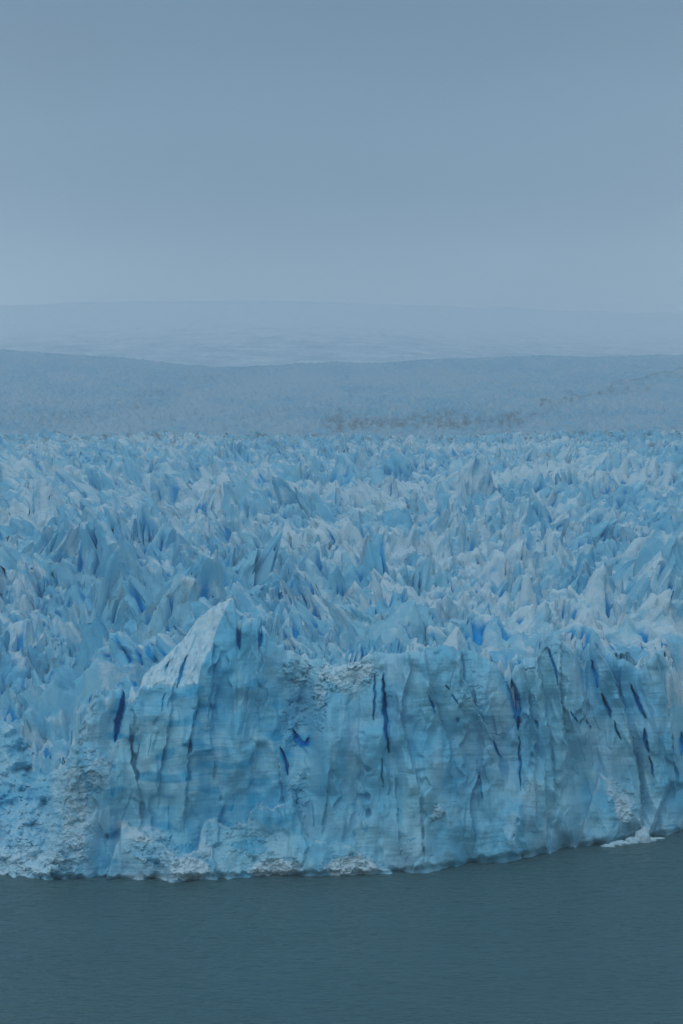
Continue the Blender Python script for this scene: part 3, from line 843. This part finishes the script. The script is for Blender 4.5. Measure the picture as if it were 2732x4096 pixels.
dirt = dirt + .25 * sst(.6, 1., cid2) * sst(-.2, .4, fbm(Ug / 40, vs / 10, 89, 2))
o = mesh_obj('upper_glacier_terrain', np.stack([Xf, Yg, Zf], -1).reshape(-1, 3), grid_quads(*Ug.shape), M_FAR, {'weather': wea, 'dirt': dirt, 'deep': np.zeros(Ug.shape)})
tag(o, kind='structure')

# hill of ice fading into mist by haze and by painted colour
HILL = [(-150, 310), (0, 307), (100, 304), (230, 301), (340, 303), (450, 307), (560, 311), (683, 315), (820, 316)]
us = np.arange(-150, 834, 1.5); ts = np.concatenate([np.linspace(0, 1, 300) ** .8, 1 + np.linspace(.01, .08, 8)])
Ug, T_ = np.meshgrid(us, ts)
YE = 12500 + 4500 * sst(250, 683, Ug)
Yg = 5950 * (YE / 5950) ** T_
cr = lin(HILL, us)[None] + 2.0 * perlin(us / 60, us * 0, 90)[None]
t = np.clip(T_, 0, 1)
vh = 384 + (cr - 384) * (1 - (1 - t) ** 1.25)
Zh = CAMZ + (HOR - vh) / FPX * np.minimum(Yg, YE)
Zh = np.where(T_ > 1, Zh - (Yg - YE) * .3, Zh)
Xh = (Ug - CX) / FPX * Yg
Zh = Zh + 14 * fbm(Xh / 1100, Yg / 2500, 91, 3) + 5 * ridged(Xh / 60, Yg / 160, 92, 3)
dirt = .18 + .14 * fbm(Xh / 300, Yg / 500, 93, 4)
o = mesh_obj('ice_hill', np.stack([Xh, Yg, Zh], -1).reshape(-1, 3), grid_quads(*Ug.shape), M_HILL, {'weather': .5 + .5 * sst(.3, .95, t) + .2 * fbm(Xh / 200, Yg / 120, 94, 3), 'dirt': dirt, 'deep': 0 * dirt})  # weather here: high snow, whitened towards the crest to paint in the mist
tag(o, kind='structure')

# ------------------------------------------------------------------ lake
m, nt, out = newmat('lake_water'); k = N(nt)
b = k.node('ShaderNodeBsdfPrincipled')
wn = k.noise(.03, 3, .5, k.pos((1, .5, 1)))
k.put(b.inputs['Base Color'], k.mix(wn, (.072, .156, .165), (.088, .178, .184)))
b.inputs['Roughness'].default_value = .16
b.inputs['Specular IOR Level'].default_value = .36
b.inputs['IOR'].default_value = 1.333
w1 = k.noise(1.0, 5, .6, k.pos((.5, 1.0, 1), (0, 0, math.radians(6))), .3)
w2 = k.noise(1.0, 3, .5, k.pos((.10, .22, 1), (0, 0, math.radians(-8))), .2)
w4 = k.noise(1.0, 4, .6, k.pos((.26, .62, 1), (0, 0, math.radians(4))), .3)
w3 = k.noise(1.0, 3, .5, k.pos((.012, .03, 1), (0, 0, math.radians(20))))
hg = k.math('ADD', k.math('MULTIPLY', w1, k.ramp(w3, .35, .65, .5, 1.1)), k.math('ADD', k.math('MULTIPLY', w2, 2.2), k.math('MULTIPLY', w4, 2.2)))
bn = k.node('ShaderNodeBump'); bn.inputs['Strength'].default_value = 1.0; bn.inputs['Distance'].default_value = .7
k.put(bn.inputs['Height'], hg)
k.put(b.inputs['Normal'], bn.outputs[0])
nt.links.new(b.outputs[0], out.inputs[0])
lx = np.concatenate([[-1500, -900, -500, -260], np.arange(-150, 150.1, .7), [260, 500, 900, 1500]])
ly = np.concatenate([[-150, 0, 120, 220], np.arange(300, 600.1, .6), [680, 780, 900]])
Lx, Ly = np.meshgrid(lx, ly)
fine = sst(156, 140, np.abs(Lx)) * sst(296, 310, Ly) * sst(604, 590, Ly)
gust = .6 + .8 * np.clip(fbm(Lx / 60, Ly / 90, 97, 3) + .4, 0, 1.2)
Lz = fine * gust * (.15 * fbm(Lx / 6 + Ly / 40, Ly / 2.8, 95, 3) + .10 * fbm(Lx / 2.6, Ly / 1.5, 96, 2))
w = mesh_obj('lake', np.stack([Lx, Ly, Lz], -1).reshape(-1, 3), grid_quads(*Lx.shape), m)
tag(w, kind='structure')


# ------------------------------------------------------------------ floating ice
def floe(u, v, w_, d_, h_, seed, label, name='ice_floe', lumps=6):
    Yc = CAMZ * FPX / (v - HOR)
    xc = (u - CX) / FPX * Yc
    nn = 34
    th = np.linspace(-np.pi, np.pi, 2 * nn)[None]; ph = np.linspace(-.6, np.pi / 2, nn)[:, None]
    x = np.cos(ph) * np.cos(th); y = np.cos(ph) * np.sin(th); z = np.sin(ph) + 0 * th
    rad = 1 + .28 * fbm(np.cos(th) * 1.6 + seed + 0 * ph, np.sin(th) * 1.6 + z * 1.4, seed, 3)
    f1, _, cid, _, _ = worley(x * 1.7 + seed, y * 1.7 + z * 1.5, seed + 5)
    rad = rad + .30 * np.sqrt(np.clip(1 - f1 ** 2 * 1.5, 0, 1)) * (cid - .1)
    v_ = np.stack([x * rad * w_ / 2, y * rad * d_ / 2, z * rad * h_ * .75], -1)
    cols = 2 * nn
    qq = grid_quads(nn, cols)
    o = mesh_obj(name, v_.reshape(-1, 3), qq, M_WALL, {'weather': np.full(nn * cols, .62), 'dirt': np.zeros(nn * cols), 'deep': np.zeros(nn * cols)}, True, None, 40)
    o.location = (xc, Yc, 0)
    tag(o, label, 'floating ice', 'ice floating at the foot of the cliff')
    return o


floe(608, 846.5, 3.6, 2.0, .7, 5, 'flat little floe nearest the wall, leftmost of the floating ice')
floe(619, 845, 5.6, 2.6, 1.4, 9, 'long low floe lying left of the upright ice lump')
floe(632, 843, 3.6, 2.4, 1.9, 13, 'rounded floe touching the left side of the upright lump')
floe(642, 842, 4.4, 3.4, 4.2, 17, 'tallest floating lump of ice, knobbly and pale, near the right end')
floe(650, 841, 2.8, 2.0, 1.1, 21, 'small pale floe hugging the right side of the upright lump')
floe(658, 838.5, 3.4, 1.4, .35, 25, 'thin sliver of floating ice, rightmost of the floating pieces')

# ------------------------------------------------------------------ haze
hz = bpy.data.meshes.new('haze')
x0, x1, y0, y1, z0, z1 = -5000, 5000, -200, 19000, -12, 1750
hv = [(x, y, z) for z in (z0, z1) for y in (y0, y1) for x in (x0, x1)]
hz.from_pydata(hv, [], [(0, 2, 3, 1), (4, 5, 7, 6), (0, 1, 5, 4), (1, 3, 7, 5), (3, 2, 6, 7), (2, 0, 4, 6)])
m, nt, out = newmat('haze_air')
pv = nt.nodes.new('ShaderNodeVolumePrincipled')
pv.inputs['Color'].default_value = (.90, .96, .99, 1)
pv.inputs['Density'].default_value = 1.3e-4
nt.links.new(pv.outputs[0], out.inputs['Volume'])
hz.materials.append(m)
ho = bpy.data.objects.new('haze', hz); col.objects.link(ho)
tag(ho, 'pale mist hanging over the glacier and its far hill', 'haze', None, 'stuff')

# ------------------------------------------------------------------ light
EL, AZ = math.radians(48), math.radians(205)      # sun behind and to the left of the camera, veiled by cloud
world = bpy.data.worlds.new('World'); scene.world = world
world.use_nodes = True
nt = world.node_tree; k = N(nt)
for nd in list(nt.nodes): nt.nodes.remove(nd)
out = nt.nodes.new('ShaderNodeOutputWorld')
bg = nt.nodes.new('ShaderNodeBackground')
sky = nt.nodes.new('ShaderNodeTexSky')
sky.sky_type = 'NISHITA'; sky.sun_disc = False
sky.sun_elevation = EL; sky.sun_rotation = AZ
sky.air_density = 1.2; sky.dust_density = 2.0
tc = k.node('ShaderNodeTexCoord'); sx = k.node('ShaderNodeSeparateXYZ')
nt.links.new(tc.outputs['Generated'], sx.inputs[0])
z_ = sx.outputs[2]
cloud = k.mix(k.ramp(z_, .20, .95), k.mix(k.ramp(z_, .06, .15), (6.9, 8.1, 9.1), k.mix(k.ramp(z_, .10, .26), (1.15, 2.2, 3.3), (.2, 1.05, 2.2))), (3.9, 5.7, 7.3))
mp = k.node('ShaderNodeMapping'); mp.inputs['Scale'].default_value = (1, 1, 3.5); nt.links.new(tc.outputs['Generated'], mp.inputs[0])
mott = k.noise(2.6, 5, .55, mp.outputs[0])
cm = k.node('ShaderNodeMix', data_type='RGBA', blend_type='MULTIPLY'); cm.inputs[0].default_value = 1
nt.links.new(cloud, cm.inputs[6])
vv_ = k.ramp(mott,   .3, .7, .78, 1.22); cc = k.node('ShaderNodeCombineColor')
for i in range(3): nt.links.new(vv_, cc.inputs[i])
nt.links.new(cc.outputs[0], cm.inputs[7])
nt.links.new(k.mix(.9, sky.outputs[0], cm.outputs[2]), bg.inputs[0])
bg.inputs[1].default_value = .10
nt.links.new(bg.outputs[0], out.inputs[0])

sd = bpy.data.lights.new('sun', 'SUN'); sd.energy = .55; sd.angle = math.radians(50); sd.color = (.93, .96, 1.0)
so = bpy.data.objects.new('sun', sd); col.objects.link(so)
from mathutils import Vector
# sky rotation 0 puts the sun towards +Y, growing clockwise
dirv = Vector((math.sin(AZ) * math.cos(EL), math.cos(AZ) * math.cos(EL), math.sin(EL)))
so.rotation_euler = dirv.to_track_quat('Z', 'Y').to_euler()

scene.view_settings.view_transform = 'Standard'
scene.view_settings.look = 'None'
scene.view_settings.exposure = 0.0
scene.view_settings.gamma = 1.0
scene.cycles.diffuse_bounces = 6
scene.cycles.max_bounces = 10
scene.cycles.use_denoising = True
scene.cycles.volume_bounces = 1
